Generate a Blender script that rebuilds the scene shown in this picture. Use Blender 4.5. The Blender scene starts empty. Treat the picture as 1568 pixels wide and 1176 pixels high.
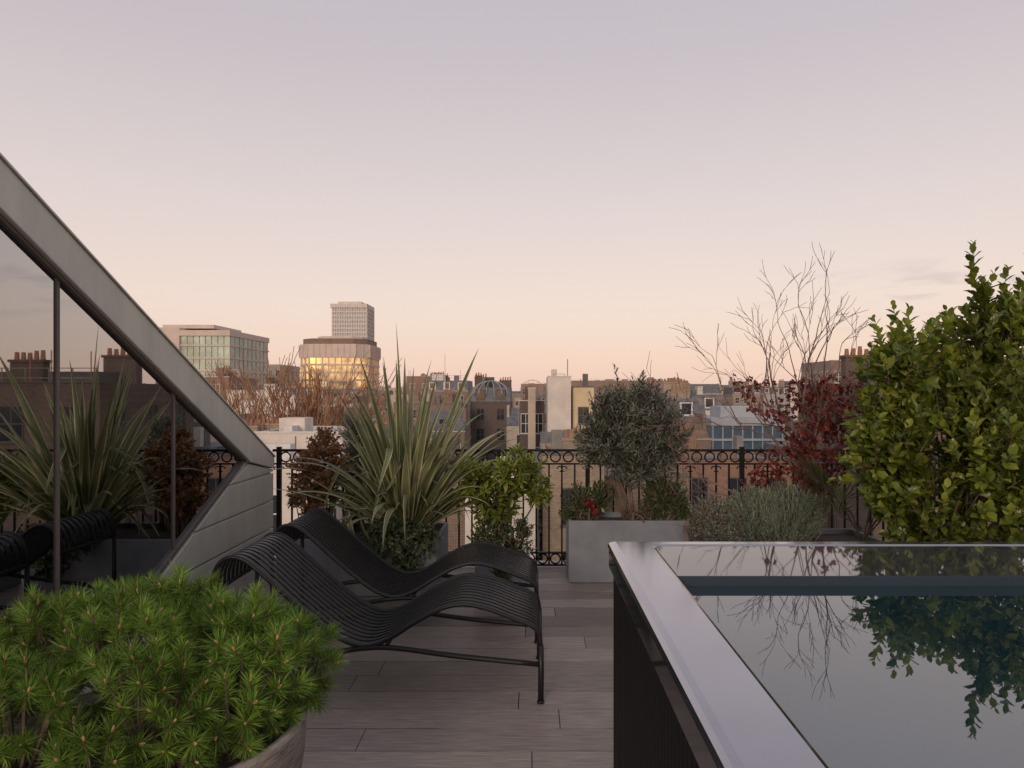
import bpy, math, random
import numpy as np
from mathutils import Vector
R=random.Random(7); NR=np.random.RandomState(7)
sc=bpy.context.scene
# ---------------------------------------------------------------- materials
def nt(name):
    m=bpy.data.materials.new(name); m.use_nodes=True
    return m,m.node_tree.nodes,m.node_tree.links,m.node_tree.nodes['Principled BSDF']
def mk(name,c,rough=.6,metal=0,var=.15,scale=4,stretch=(1,1,1),bump=0,bscale=40,spec=.5,ior=1.5,c2=None,island=0,coat=0):
    m,n,l,p=nt(name)
    p.inputs['Roughness'].default_value=rough; p.inputs['Metallic'].default_value=metal
    p.inputs['Specular IOR Level'].default_value=spec; p.inputs['IOR'].default_value=ior
    p.inputs['Coat Weight'].default_value=coat
    tc=n.new('ShaderNodeTexCoord'); mp=n.new('ShaderNodeMapping'); mp.inputs['Scale'].default_value=stretch
    l.new(tc.outputs['Object'],mp.inputs['Vector'])
    nz=n.new('ShaderNodeTexNoise'); nz.inputs['Scale'].default_value=scale; nz.inputs['Detail'].default_value=6; nz.inputs['Roughness'].default_value=.65
    l.new(mp.outputs[0],nz.inputs['Vector'])
    cr=n.new('ShaderNodeValToRGB'); l.new(nz.outputs['Fac'],cr.inputs['Fac'])
    a=c2 if c2 else tuple(x*(1+var) for x in c)
    b=c if c2 else tuple(x*(1-var) for x in c)
    cr.color_ramp.elements[0].position=.32; cr.color_ramp.elements[1].position=.68
    cr.color_ramp.elements[0].color=(*b,1); cr.color_ramp.elements[1].color=(*a,1)
    out=cr.outputs[0]
    if island:
        g=n.new('ShaderNodeNewGeometry'); mr=n.new('ShaderNodeMapRange'); mr.inputs['To Min'].default_value=1-island; mr.inputs['To Max'].default_value=1+island
        l.new(g.outputs['Random Per Island'],mr.inputs['Value'])
        mx=n.new('ShaderNodeVectorMath'); mx.operation='SCALE'; l.new(out,mx.inputs[0]); l.new(mr.outputs[0],mx.inputs['Scale']); out=mx.outputs[0]
    l.new(out,p.inputs['Base Color'])
    if bump:
        nb=n.new('ShaderNodeTexNoise'); nb.inputs['Scale'].default_value=bscale; nb.inputs['Detail'].default_value=4
        l.new(mp.outputs[0],nb.inputs['Vector'])
        bp=n.new('ShaderNodeBump'); bp.inputs['Strength'].default_value=bump; bp.inputs['Distance'].default_value=.01
        l.new(nb.outputs['Fac'],bp.inputs['Height']); l.new(bp.outputs[0],p.inputs['Normal'])
    return m
def leafm(name,c1,c2,rough=.45,tr=.25,nscale=3,spec=.4,lo=.65,hi=1.3):
    m,n,l,p=nt(name)
    g=n.new('ShaderNodeNewGeometry'); cr=n.new('ShaderNodeValToRGB'); l.new(g.outputs['Random Per Island'],cr.inputs['Fac'])
    cr.color_ramp.elements[0].color=(*c1,1); cr.color_ramp.elements[1].color=(*c2,1)
    tc=n.new('ShaderNodeTexCoord'); nz=n.new('ShaderNodeTexNoise'); nz.inputs['Scale'].default_value=nscale; nz.inputs['Detail'].default_value=3
    l.new(tc.outputs['Object'],nz.inputs['Vector'])
    mr=n.new('ShaderNodeMapRange'); mr.inputs['From Min'].default_value=.3; mr.inputs['From Max'].default_value=.7; mr.inputs['To Min'].default_value=lo; mr.inputs['To Max'].default_value=hi
    l.new(nz.outputs['Fac'],mr.inputs['Value'])
    mx=n.new('ShaderNodeVectorMath'); mx.operation='SCALE'; l.new(cr.outputs[0],mx.inputs[0]); l.new(mr.outputs[0],mx.inputs['Scale'])
    l.new(mx.outputs[0],p.inputs['Base Color']); p.inputs['Roughness'].default_value=rough; p.inputs['Specular IOR Level'].default_value=spec
    t=n.new('ShaderNodeBsdfTranslucent'); l.new(mx.outputs[0],t.inputs['Color'])
    ms=n.new('ShaderNodeMixShader'); ms.inputs[0].default_value=tr
    l.new(p.outputs[0],ms.inputs[1]); l.new(t.outputs[0],ms.inputs[2]); l.new(ms.outputs[0],n['Material Output'].inputs['Surface'])
    return m
def brickm(name,c,mort=(.3,.27,.24),var=.3):
    m,n,l,p=nt(name)
    tc=n.new('ShaderNodeTexCoord'); mp=n.new('ShaderNodeMapping'); mp.inputs['Rotation'].default_value=(math.radians(90),0,0)
    l.new(tc.outputs['Object'],mp.inputs['Vector'])
    nz=n.new('ShaderNodeTexNoise'); nz.inputs['Scale'].default_value=.35; nz.inputs['Detail'].default_value=8; nz.inputs['Roughness'].default_value=.7
    l.new(tc.outputs['Object'],nz.inputs['Vector'])
    cr=n.new('ShaderNodeValToRGB'); l.new(nz.outputs['Fac'],cr.inputs['Fac'])
    cr.color_ramp.elements[0].position=.3; cr.color_ramp.elements[1].position=.7
    cr.color_ramp.elements[0].color=(*[x*(1-var) for x in c],1); cr.color_ramp.elements[1].color=(*[x*(1+var) for x in c],1)
    bt=n.new('ShaderNodeTexBrick'); bt.inputs['Scale'].default_value=1; bt.inputs['Brick Width'].default_value=.23; bt.inputs['Row Height'].default_value=.075; bt.inputs['Mortar Size'].default_value=.008
    l.new(mp.outputs[0],bt.inputs['Vector']); l.new(cr.outputs[0],bt.inputs['Color1'])
    mx=n.new('ShaderNodeVectorMath'); mx.operation='SCALE'; mx.inputs['Scale'].default_value=.7; l.new(cr.outputs[0],mx.inputs[0]); l.new(mx.outputs[0],bt.inputs['Color2'])
    bt.inputs['Mortar'].default_value=(*mort,1); l.new(bt.outputs[0],p.inputs['Base Color']); p.inputs['Roughness'].default_value=.85
    return m
def glassm(name,tint,base,grow_):
    m,n,l,p=nt(name)
    g=n.new('ShaderNodeBsdfGlossy'); g.inputs['Roughness'].default_value=.012; g.inputs['Color'].default_value=(.90,.91,.94,1)
    t=n.new('ShaderNodeBsdfTransparent'); t.inputs['Color'].default_value=(*tint,1)
    f=n.new('ShaderNodeFresnel'); f.inputs['IOR'].default_value=1.5
    ma=n.new('ShaderNodeMath'); ma.operation='MULTIPLY_ADD'; ma.use_clamp=True; l.new(f.outputs[0],ma.inputs[0]); ma.inputs[1].default_value=grow_; ma.inputs[2].default_value=base
    ms=n.new('ShaderNodeMixShader'); l.new(ma.outputs[0],ms.inputs[0]); l.new(t.outputs[0],ms.inputs[1]); l.new(g.outputs[0],ms.inputs[2])
    l.new(ms.outputs[0],n['Material Output'].inputs['Surface'])
    return m
M={}
M['zinc']=mk('zinc',(.40,.41,.375),.48,.12,.10,1.5,(1,3,1),bump=.05,bscale=8,c2=(.52,.52,.48))
M['black']=mk('black_metal',(.006,.006,.007),.6,0,.2,20,spec=.2)
M['gblack']=mk('gloss_black_metal',(.012,.012,.014),.08,0,.2,8,ior=1.8)
M['chair']=mk('powder_coated_steel',(.012,.012,.014),.42,0,.15,60,bump=.02,bscale=300,spec=.35)
M['plank']=mk('deck_wood',(.17,.138,.122),.5,0,.3,6,(1.0,16,1),.35,8,island=.32,c2=(.345,.29,.258),spec=.4)
M['conc']=mk('fibre_concrete',(.155,.17,.19),.75,0,.2,5,bump=.12,bscale=60,c2=(.21,.225,.25))
M['concd']=mk('dark_concrete',(.11,.115,.12),.75,0,.2,5,bump=.12,bscale=60)
M['soil']=mk('soil',(.035,.025,.018),.95,0,.5,30,bump=.6,bscale=60)
M['pot']=mk('stone_pot',(.20,.165,.135),.9,0,.4,9,(1,1,5),.7,30,c2=(.40,.35,.30))
M['bark']=mk('bark',(.14,.10,.075),.9,0,.4,30,(1,1,.3),.4,60)
M['barkr']=mk('bark_twig',(.20,.13,.11),.8,0,.3,30)
M['barkc']=mk('bark_city',(.30,.165,.095),.9,0,.4,1)
M['rim']=mk('polished_rim',(.40,.40,.45),.12,.95,.05,3)
M['rimin']=mk('polished_shelf',(.05,.05,.055),.03,0,.25,7,ior=2.5)
M['shell']=mk('shell_dark',(.010,.026,.05),.4,0,.1,3)
M['water']=mk('water',(.010,.034,.045),.012,0,.3,1.2,spec=.5,ior=2.9,bump=.004,bscale=2)
M['glass']=glassm('window_glass',(.28,.33,.33),.36,1.9)
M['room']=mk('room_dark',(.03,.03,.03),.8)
M['roomp']=mk('room_plaster',(.70,.73,.70),.8)
M['wglass']=mk('city_glass',(.03,.035,.045),.12,0,.4,.5,ior=1.6)
M['teal']=mk('teal_glass',(.22,.29,.27),.25,.3,.35,.3)
M['blueg']=mk('blue_glass',(.12,.19,.25),.2,.4,.3,.3)
M['white']=mk('white_render',(.60,.55,.50),.8,0,.15,.6)
M['cream']=mk('cream_render',(.60,.49,.31),.8,0,.15,.6)
M['grey']=mk('grey_render',(.28,.27,.26),.8,0,.2,.6)
M['beige']=mk('beige_stone',(.44,.37,.30),.8,0,.15,.6)
M['bconc']=mk('pale_concrete',(.58,.48,.42),.8,0,.1,.3)
M['slate']=mk('slate',(.13,.13,.14),.6,0,.45,1.6)
M['lead']=mk('lead_roof',(.34,.36,.40),.5,.1,.15,.8)
M['felt']=mk('roof_felt',(.22,.21,.20),.85,0,.3,.8)
M['tile']=mk('clay_tile_roof',(.20,.13,.095),.8,0,.35,1.5)
M['frame']=mk('white_paint',(.62,.60,.57),.6)
M['dframe']=mk('dark_paint',(.10,.09,.085),.6)
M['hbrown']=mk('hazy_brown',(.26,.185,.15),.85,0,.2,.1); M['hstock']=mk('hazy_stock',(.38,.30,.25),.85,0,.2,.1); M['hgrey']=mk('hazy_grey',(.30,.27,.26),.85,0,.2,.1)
M['brown']=brickm('brown_brick',(.21,.13,.09)); M['red']=brickm('red_brick',(.27,.14,.09)); M['stock']=brickm('stock_brick',(.36,.265,.18)); M['dark']=brickm('soot_brick',(.12,.085,.07),(.16,.13,.12))
M['terra']=mk('terracotta',(.30,.15,.09),.8)
M['ground']=mk('asphalt',(.05,.05,.05),.9,0,.3,.05)
# office block glazing: warm emission added in place of the reflected sunset
g_=mk('sunset_glow_glass',(.55,.42,.26),.12,.8,.2,.4); M['gold']=g_
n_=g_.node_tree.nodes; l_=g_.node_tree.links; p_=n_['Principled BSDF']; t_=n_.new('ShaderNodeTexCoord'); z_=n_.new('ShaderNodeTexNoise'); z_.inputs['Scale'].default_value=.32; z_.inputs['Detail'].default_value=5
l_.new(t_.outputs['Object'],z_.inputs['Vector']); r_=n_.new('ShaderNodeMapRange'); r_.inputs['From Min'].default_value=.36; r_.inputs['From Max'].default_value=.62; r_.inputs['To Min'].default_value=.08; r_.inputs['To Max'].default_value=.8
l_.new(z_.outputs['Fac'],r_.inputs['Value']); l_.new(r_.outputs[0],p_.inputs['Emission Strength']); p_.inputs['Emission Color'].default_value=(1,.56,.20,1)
# ---------------------------------------------------------------- builder
def nrm(v): 
    v=np.asarray(v,float); return v/(np.linalg.norm(v,axis=-1,keepdims=True)+1e-9)
class B:
    def __init__(s): s.v=[]; s.f=[]; s.n=0
    def add(s,V,F):
        V=np.asarray(V,float).reshape(-1,3); s.v.append(V); o=s.n; s.f.extend([[i+o for i in f] for f in F]); s.n+=len(V)
    def box(s,x0,x1,y0,y1,z0,z1):
        s.add([(x0,y0,z0),(x1,y0,z0),(x1,y1,z0),(x0,y1,z0),(x0,y0,z1),(x1,y0,z1),(x1,y1,z1),(x0,y1,z1)],
              [(0,3,2,1),(4,5,6,7),(0,1,5,4),(1,2,6,5),(2,3,7,6),(3,0,4,7)])
    def prism(s,pts,z0,z1):
        n=len(pts); s.add([(x,y,z0) for x,y in pts]+[(x,y,z1) for x,y in pts],
          [tuple(range(n))[::-1],tuple(range(n,2*n))]+[(i,(i+1)%n,(i+1)%n+n,i+n) for i in range(n)])
    def xprism(s,pts,x0,x1): # pts (y,z)
        n=len(pts); s.add([(x0,y,z) for y,z in pts]+[(x1,y,z) for y,z in pts],
          [tuple(range(n))[::-1],tuple(range(n,2*n))]+[(i,(i+1)%n,(i+1)%n+n,i+n) for i in range(n)])
    def tube(s,P,r,k=6,cap=True):
        P=np.asarray(P,float); n=len(P); r=np.ones(n)*r
        T=nrm(np.gradient(P,axis=0)); u=np.cross(T[0],(0,0,1.)); 
        if np.linalg.norm(u)<.1: u=np.cross(T[0],(1.,0,0))
        u=nrm(u); V=[]; a=np.arange(k)*2*math.pi/k
        for i in range(n):
            u=nrm(u-T[i]*np.dot(u,T[i])); w=np.cross(T[i],u)
            V.append(P[i]+r[i]*(np.cos(a)[:,None]*u+np.sin(a)[:,None]*w))
        F=[(i*k+j,i*k+(j+1)%k,(i+1)*k+(j+1)%k,(i+1)*k+j) for i in range(n-1) for j in range(k)]
        if cap: F+=[tuple(range(k))[::-1],tuple(range((n-1)*k,n*k))]
        s.add(np.concatenate(V),F)
    def inst(s,tv,tf,P,D,N,w,L):
        P=np.asarray(P,float); m=len(P)
        if m==0: return
        D=nrm(D); X=nrm(np.cross(D,N)); Z=np.cross(X,D); tv=np.asarray(tv,float)
        w=(np.ones(m)*w)[:,None,None]; L=(np.ones(m)*L)[:,None,None]
        V=P[:,None,:]+tv[None,:,0:1]*w*X[:,None,:]+tv[None,:,1:2]*L*D[:,None,:]+tv[None,:,2:3]*w*Z[:,None,:]
        k=len(tv); o=s.n; s.v.append(V.reshape(-1,3)); s.n+=m*k
        for i in range(m):
            q=o+i*k
            for f in tf: s.f.append([q+j for j in f])
    def done(s,name,mat,parent=None,smooth=False,bevel=0):
        me=bpy.data.meshes.new(name); V=np.concatenate(s.v) if s.v else np.zeros((0,3))
        me.from_pydata(V.tolist(),[],s.f); me.update()
        if smooth: me.polygons.foreach_set('use_smooth',[True]*len(me.polygons))
        ob=bpy.data.objects.new(name,me); sc.collection.objects.link(ob); me.materials.append(mat)
        if parent: ob.parent=parent; ob.location=-Vector(parent.location)
        if bevel:
            md=ob.modifiers.new('bevel','BEVEL'); md.width=bevel; md.segments=3; md.limit_method='ANGLE'
        return ob
def emp(name,loc=(0,0,0)):
    e=bpy.data.objects.new(name,None); e.location=loc; e.empty_display_size=.2; sc.collection.objects.link(e); return e
LEAF=([(0,0,0),(-.42,.3,.10),(0,.34,0),(.42,.3,.10),(-.42,.68,.08),(0,.7,-.05),(.42,.68,.08),(0,1,-.15)],
      [(0,2,1),(0,3,2),(1,2,5,4),(2,3,6,5),(4,5,7),(5,6,7)])
DIA=([(0,0,0),(-.5,.5,.1),(0,1,-.05),(.5,.5,.1)],[(0,3,2,1)])
MAPLE=([(0,0,0),(-.5,.25,.05),(-.2,.45,0),(-.38,.85,.05),(0,.6,0),(0,1,-.1),(.38,.85,.05),(.2,.45,0),(.5,.25,.05)],
      [(0,4,2,1),(2,4,5,3),(4,7,6,5),(0,8,7,4)])
def catmull(P,n=8):
    P=np.asarray(P,float); P=np.vstack([2*P[0]-P[1],P,2*P[-1]-P[-2]]); o=[]
    for i in range(1,len(P)-2):
        for t in np.arange(n)/n:
            a,b,c,d=P[i-1:i+3]; o.append(.5*((2*b)+(-a+c)*t+(2*a-5*b+4*c-d)*t*t+(-a+3*b-3*c+d)*t**3))
    o.append(P[-2]); return np.array(o)
# ---------------------------------------------------------------- world, sun, camera
w=bpy.data.worlds.new("World"); sc.world=w; w.use_nodes=True
n=w.node_tree.nodes; l=w.node_tree.links; bg=n['Background']; wo=n['World Output']
def math_(op,a,b=None,clamp=False):
    q=n.new('ShaderNodeMath'); q.operation=op; q.use_clamp=clamp
    for i,x in enumerate((a,b)):
        if x is None: continue
        if isinstance(x,(int,float)): q.inputs[i].default_value=x
        else: l.new(x,q.inputs[i])
    return q.outputs[0]
SE,SR=math.radians(5),math.radians(195)
sky=n.new('ShaderNodeTexSky'); sky.sky_type='NISHITA'; sky.sun_disc=False; sky.sun_elevation=SE; sky.sun_rotation=SR
bg.inputs['Strength'].default_value=.03; l.new(sky.outputs[0],bg.inputs['Color'])
tc=n.new('ShaderNodeTexCoord'); sp=n.new('ShaderNodeSeparateXYZ'); l.new(tc.outputs['Generated'],sp.inputs[0])
cr=n.new('ShaderNodeValToRGB'); l.new(sp.outputs['Z'],cr.inputs['Fac'])
st=[(0,(.80,.56,.49)),(.05,(.81,.59,.515)),(.12,(.81,.635,.57)),(.25,(.71,.595,.575)),(.42,(.56,.49,.51)),(.6,(.49,.455,.49)),(1,(.42,.415,.47))]
e=cr.color_ramp.elements; e[0].position=0; e[1].position=1
for p_,c_ in st[1:-1]: e.new(p_)
for i,(p_,c_) in enumerate(st): e[i].color=(*c_,1)
# faint cloud streaks
mp=n.new('ShaderNodeMapping'); mp.inputs['Scale'].default_value=(5,5,26); mp.inputs['Location'].default_value=(.35,0,.5); l.new(tc.outputs['Generated'],mp.inputs[0])
nz=n.new('ShaderNodeTexNoise'); nz.inputs['Scale'].default_value=2.2; nz.inputs['Detail'].default_value=7; l.new(mp.outputs[0],nz.inputs['Vector'])
cl=n.new('ShaderNodeMapRange'); cl.interpolation_type='SMOOTHSTEP'; cl.inputs['From Min'].default_value=.48; cl.inputs['From Max'].default_value=.66; l.new(nz.outputs['Fac'],cl.inputs['Value'])
mr1=n.new('ShaderNodeMapRange'); mr1.interpolation_type='SMOOTHSTEP'; mr1.inputs['From Min'].default_value=.27; mr1.inputs['From Max'].default_value=.38; l.new(sp.outputs['X'],mr1.inputs['Value'])
mr2=n.new('ShaderNodeMapRange'); mr2.interpolation_type='SMOOTHSTEP'; mr2.inputs['From Min'].default_value=.175; mr2.inputs['From Max'].default_value=.13; l.new(sp.outputs['Z'],mr2.inputs['Value'])
mr3=n.new('ShaderNodeMapRange'); mr3.interpolation_type='SMOOTHSTEP'; mr3.inputs['From Min'].default_value=.06; mr3.inputs['From Max'].default_value=.12; l.new(sp.outputs['Z'],mr3.inputs['Value'])
cf=math_('MULTIPLY',math_('MULTIPLY',math_('MULTIPLY',cl.outputs[0],mr1.outputs[0]),mr3.outputs[0]),math_('MULTIPLY',mr2.outputs[0],.55))
mx=n.new('ShaderNodeMixRGB'); l.new(cf,mx.inputs[0]); l.new(cr.outputs[0],mx.inputs[1]); mx.inputs[2].default_value=(.54,.43,.43,1)
# sunset glow opposite (behind the camera)
g1=math_('POWER',math_('MAXIMUM',math_('MULTIPLY',sp.outputs['Y'],-1.),0.),6.)
g2=math_('POWER',2.718,math_('MULTIPLY',math_('ABSOLUTE',sp.outputs['Z']),-11.))
g=math_('MULTIPLY',g1,g2)
gl=n.new('ShaderNodeVectorMath'); gl.operation='SCALE'; gl.inputs[0].default_value=(2.4,1.15,.36); l.new(g,gl.inputs['Scale'])
ad=n.new('ShaderNodeVectorMath'); ad.operation='ADD'; l.new(mx.outputs[0],ad.inputs[0]); l.new(gl.outputs[0],ad.inputs[1])
bg2=n.new('ShaderNodeBackground'); l.new(ad.outputs[0],bg2.inputs['Color']); bg2.inputs['Strength'].default_value=.98
asd=n.new('ShaderNodeAddShader'); l.new(bg.outputs[0],asd.inputs[0]); l.new(bg2.outputs[0],asd.inputs[1]); l.new(asd.outputs[0],wo.inputs['Surface'])
sd=bpy.data.lights.new('sun','SUN'); sd.energy=1.25; sd.angle=math.radians(14); sd.color=(1,.83,.69)
so=bpy.data.objects.new('sun',sd); sc.collection.objects.link(so)
sdir=Vector((math.sin(SR)*math.cos(SE),math.cos(SR)*math.cos(SE),math.sin(SE+math.radians(9))))
so.rotation_euler=sdir.to_track_quat('Z','Y').to_euler(); so.location=(0,-5,6)
cd=bpy.data.cameras.new('camera'); cam=bpy.data.objects.new('camera',cd); sc.collection.objects.link(cam); sc.camera=cam
cd.sensor_width=36; cd.lens=25.26; cd.clip_end=20000; cd.clip_start=.05; cam.location=(0,0,1.5); cam.rotation_euler=(math.radians(90),0,0)
cd.shift_x=-.0179; cd.shift_y=.0077
sc.view_settings.view_transform='Standard'; sc.view_settings.look='None'
# ---------------------------------------------------------------- terrace
b=B(); b.box(-9000,9000,-2000,16000,-20.5,-20); b.done('ground',M['ground'])
b=B(); b.box(-7,7,-6,6.4,-20,-.06); b.done('terrace_building',M['stock'])
b=B(); y=-2.0
while y<6.3:
    x=-3-R.random()*1.8
    while x<6:
        L=1.8; b.box(x+.002,x+L-.002,y+.0028,y+.1972,-.03,0+R.uniform(-.0008,.0008)); x+=L
    y+=.2
b.done('terrace_deck',M['plank'])
b=B(); b.box(-7,7,6.42,6.7,-20,-.15); b.done('parapet_wall',M['stock'])
# railing
rl=emp('iron_railing',(0,6.15,0)); b=B(); Y=6.15
for z,h in ((1.0,.02),(.885,.012),(.125,.012),(.02,.012)): b.box(-2.2,6.5,Y-.02,Y+.02,z-h/2,z+h/2)
b.done('rails',M['black'],rl)
b=B(); c=B(); i=0; x=-2.15
while x<6.5:
    if i%12==0: b.box(x-.018,x+.018,Y-.018,Y+.018,-.02,1.03)
    else: b.box(x-.007,x+.007,Y-.007,Y+.007,.026,.879)
    for zc in (.9425,.0725):
        a=np.linspace(0,2*math.pi,15)
        c.tube(np.stack([x+.055+.042*np.cos(a),a*0+Y,zc+.042*np.sin(a)],1),.007,5,False)
    if i%2==0:
        for s_ in (-1,1):
            a=np.linspace(0,1.5*math.pi,9); c.tube(np.stack([x+s_*.022*np.cos(a)+s_*.02,a*0+Y,.84+.022*np.sin(a)],1),.005,4)
    x+=.11; i+=1
b.done('balusters',M['black'],rl); c.done('ring_ornament',M['black'],rl,True)
# ---------------------------------------------------------------- sloped glass dormer on the left
gd=emp('glazed_roof_extension',(-2.17,4,0)); GX=-2.17
zo=lambda y:2.42-.480*(y-2.94); zi=lambda y:2.22-.492*(y-2.94); zb=lambda y:.98-.434*(5.46-y)
b=B(); b.xprism([(.6,zi(.6)),(5.50,.96),(6.0,.86),(6.0,.955),(.6,zo(.6))],GX-.12,GX+.035); b.done('fascia',M['zinc'],gd,bevel=.006)
b=B(); b.xprism([(.6,zo(.6)+.001),(6.0,.956),(6.0,.964),(.6,zo(.6)+.012)],GX-4,GX+.045); b.done('roof',M['zinc'],gd)
b=B(); b.xprism([(3.22,0),(6.0,0),(6.0,.857),(5.5,.955),(5.46,.95)],GX-.12,GX+.0)
b.box(GX-4,GX-.12,5.9,6.0,0,.9); b.done('zinc_wall',M['zinc'],gd)
b=B()
for z0,z1 in ((.003,.133),(.147,.362),(.376,.591),(.605,.822)):
    f=lambda z:5.46-(.98-z)/.434
    b.xprism([(f(z0)+.03,z0),(6.012,z0),(6.012,z1),(f(z1)+.03,z1)],GX+.001,GX+.020)
b.xprism([(f(.836)+.03,.836),(6.012,.836),(6.012,.852),(5.5,.945),(5.43,.93)],GX+.001,GX+.020)
b.done('zinc_panels',M['zinc'],gd,bevel=.003)
b=B(); b.xprism([(.6,0.0),(3.2,0),(5.46,.98),(.6,zi(.6)+.01)],GX-.02,GX-.012); b.done('glazing',M['glass'],gd)
b=B()
for ym in (3.31,4.39): b.box(GX-.0115,GX-.004,ym-.011,ym+.011,max(0,zb(ym)),zi(ym)+.01)
def slant(y0,z0,y1,z1,t,xa,xb): b.xprism([(y0,z0),(y1,z1),(y1,z1-t),(y0,z0-t)],xa,xb)
slant(.6,zi(.6)+.002,5.45,zi(5.45)+.002,.022,GX-.0115,GX+.012); slant(3.2,.03,5.46,1.0,.022,GX-.0115,GX+.012)
b.done('glazing_bars',M['dframe'],gd)
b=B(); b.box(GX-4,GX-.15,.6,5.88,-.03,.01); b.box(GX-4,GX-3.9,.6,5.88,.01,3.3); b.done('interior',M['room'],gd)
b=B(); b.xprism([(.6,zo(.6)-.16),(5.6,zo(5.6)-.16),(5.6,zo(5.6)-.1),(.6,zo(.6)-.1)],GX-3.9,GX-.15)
slant(.8,1.9,4.6,.25,.10,GX-1.2,GX-1.12); slant(1.2,2.3,4.9,.7,.22,GX-.7,GX-.6); b.done('ceiling_and_streak_bars',M['roomp'],gd)  # two pale slanted bars added to imitate diagonal reflections in the glazing
# ---------------------------------------------------------------- hot tub
ht=emp('hot_tub',(1.5,1.7,0)); X0,X1,Y0,Y1,ZT=.307,2.7,.35,2.86,.91; XI,YI=.475,2.77; YB=Y0+.17; XB=X1-.17
b=B()
o=[(X0,Y0),(X1,Y0),(X1,Y1),(X0,Y1)]; q=[(XI,YB),(XB,YB),(XB,YI),(XI,YI)]
def ins(d): return [(X0+d,Y0+d),(X1-d,Y0+d),(X1-d,Y1-d),(X0+d,Y1-d)]
def inq(d): return [(XI-d,YB-d),(XB+d,YB-d),(XB+d,YI+d),(XI-d,YI+d)]
rows=[(ins(0),-.024),(ins(.004),-.012),(ins(.014),-.004),(ins(.030),0),(inq(.012),0),(inq(.003),-.004),(inq(0),-.022)]
V=[(x,y,ZT+dz) for r_,dz in rows for x,y in r_]; F=[]
for k in range(len(rows)-1):
    for i in range(4):
        j=(i+1)%4; F.append((4*k+i,4*k+j,4*k+4+j,4*k+4+i))
k=len(rows)-1
for i in range(4): j=(i+1)%4; F.append((4*k+i,4*k+j,j,i))
b.add(V,F); b.done('rim',M['rim'],ht)
b=B(); a_=.004; za,zb2=ZT-.11,ZT-.0255
b.box(X0+a_,X0+.06,Y0+a_,Y1-a_,za,zb2); b.box(X1-.06,X1-a_,Y0+a_,Y1-a_,za,zb2); b.box(X0+.061,X1-.061,Y1-.05,Y1-a_,za,zb2); b.box(X0+.061,X1-.061,Y0+a_,Y0+.05,za,zb2)
b.done('gloss_apron',M['gblack'],ht,bevel=.01)
b=B(); b.box(XI-.02,XI-.001,YB-.02,YI+.02,ZT-.1,ZT-.026); b.box(XB+.001,XB+.02,YB-.02,YI+.02,ZT-.1,ZT-.026); b.box(XI,XB,YI+.001,YI+.02,ZT-.1,ZT-.026); b.box(XI,XB,YB-.02,YB-.001,ZT-.1,ZT-.026); b.done('shell',M['shell'],ht)
b=B(); b.box(XI+.001,XB-.001,2.32,YI-.001,ZT-.08,ZT-.004); b.done('glass_shelf',M['rimin'],ht)
b=B(); b.box(XI+.001,XB-.001,2.316,2.319,ZT-.08,ZT-.0045); b.done('shelf_edge',M['shell'],ht)
b=B(); b.box(XI+.001,XB-.001,YB+.001,2.3155,ZT-.06,ZT-.036); b.done('water',M['water'],ht)
b=B(); yy=Y0+.03
while yy<Y1-.04: b.box(X0+.022,X0+.04,yy,yy+.028,0,ZT-.112); yy+=.042
xx=X0+.05
while xx<X1-.03: b.box(xx,xx+.028,Y1-.035,Y1-.018,0,ZT-.112); xx+=.042
b.box(X0+.042,X1-.05,Y0+.05,Y1-.04,0,ZT-.112); b.done('slatted_cladding',M['black'],ht)
# ---------------------------------------------------------------- chaise longues
prof=catmull([(-1.535,.52),(-1.53,.60),(-1.505,.665),(-1.455,.70),(-1.385,.69),(-1.30,.625),(-1.15,.49),(-1.0,.365),(-.90,.30),(-.80,.275),(-.69,.305),(-.56,.385),(-.44,.45),(-.33,.475),(-.21,.455),(-.09,.41),(0.0,.375),(.038,.34),(.05,.28)],6)
def chaise(y0,dx):
    c=emp('chaise_longue',(dx-.75,y0+.3,0)); b=B(); W=.57; ns=11; pitch=W/ns
    P=prof.copy(); P[:,0]+=dx; T=nrm(np.gradient(P,axis=0)); Nn=np.stack([-T[:,1],T[:,0]],1)
    for k in range(ns):
        ya=y0+k*pitch+.011; yb=ya+pitch-.022; V=[]
        for i in range(len(P)):
            a=P[i]+Nn[i]*.003; d=P[i]-Nn[i]*.004
            V+=[(a[0],ya,a[1]),(a[0],yb,a[1]),(d[0],yb,d[1]),(d[0],ya,d[1])]
        F=[(4*i+j,4*i+(j+1)%4,4*i+4+(j+1)%4,4*i+4+j) for i in range(len(P)-1) for j in range(4)]+[(0,1,2,3),tuple(range(4*len(P)-4,4*len(P)))[::-1]]
        b.add(V,F)
    b.done('slats',M['chair'],c)
    b=B()
    for yy in (y0-.004,y0+W-.002):
        b.tube([(x,yy,z) for x,z in P],.0115,8)
        b.tube([(P[0][0],yy,P[0][1]),(P[0][0],yy,.0)],.0135,8); b.tube([(P[-1][0],yy,P[-1][1]),(P[-1][0]+.002,yy,.14),(P[-1][0],yy,.0)],.0145,8)
        b.tube(catmull([(dx+.05,yy,.185),(dx-.35,yy,.225),(dx-.66,yy,.265),(dx-.82,yy,.262),(dx-1.0,yy,.235),(dx-1.53,yy,.17)],4),.0135,8)
        for xx in (P[0][0],P[-1][0]): b.tube([(xx,yy,0),(xx,yy,.012)],.018,8)
    for x,z in ((dx+.05,.275),(dx-.70,.262),(dx-.80,.262),(dx-1.535,.53)): b.tube([(x,y0,z),(x,y0+W,z)],.010,8)
    b.done('frame',M['chair'],c,True)
chaise(3.47,0); chaise(4.30,-.01)
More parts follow.
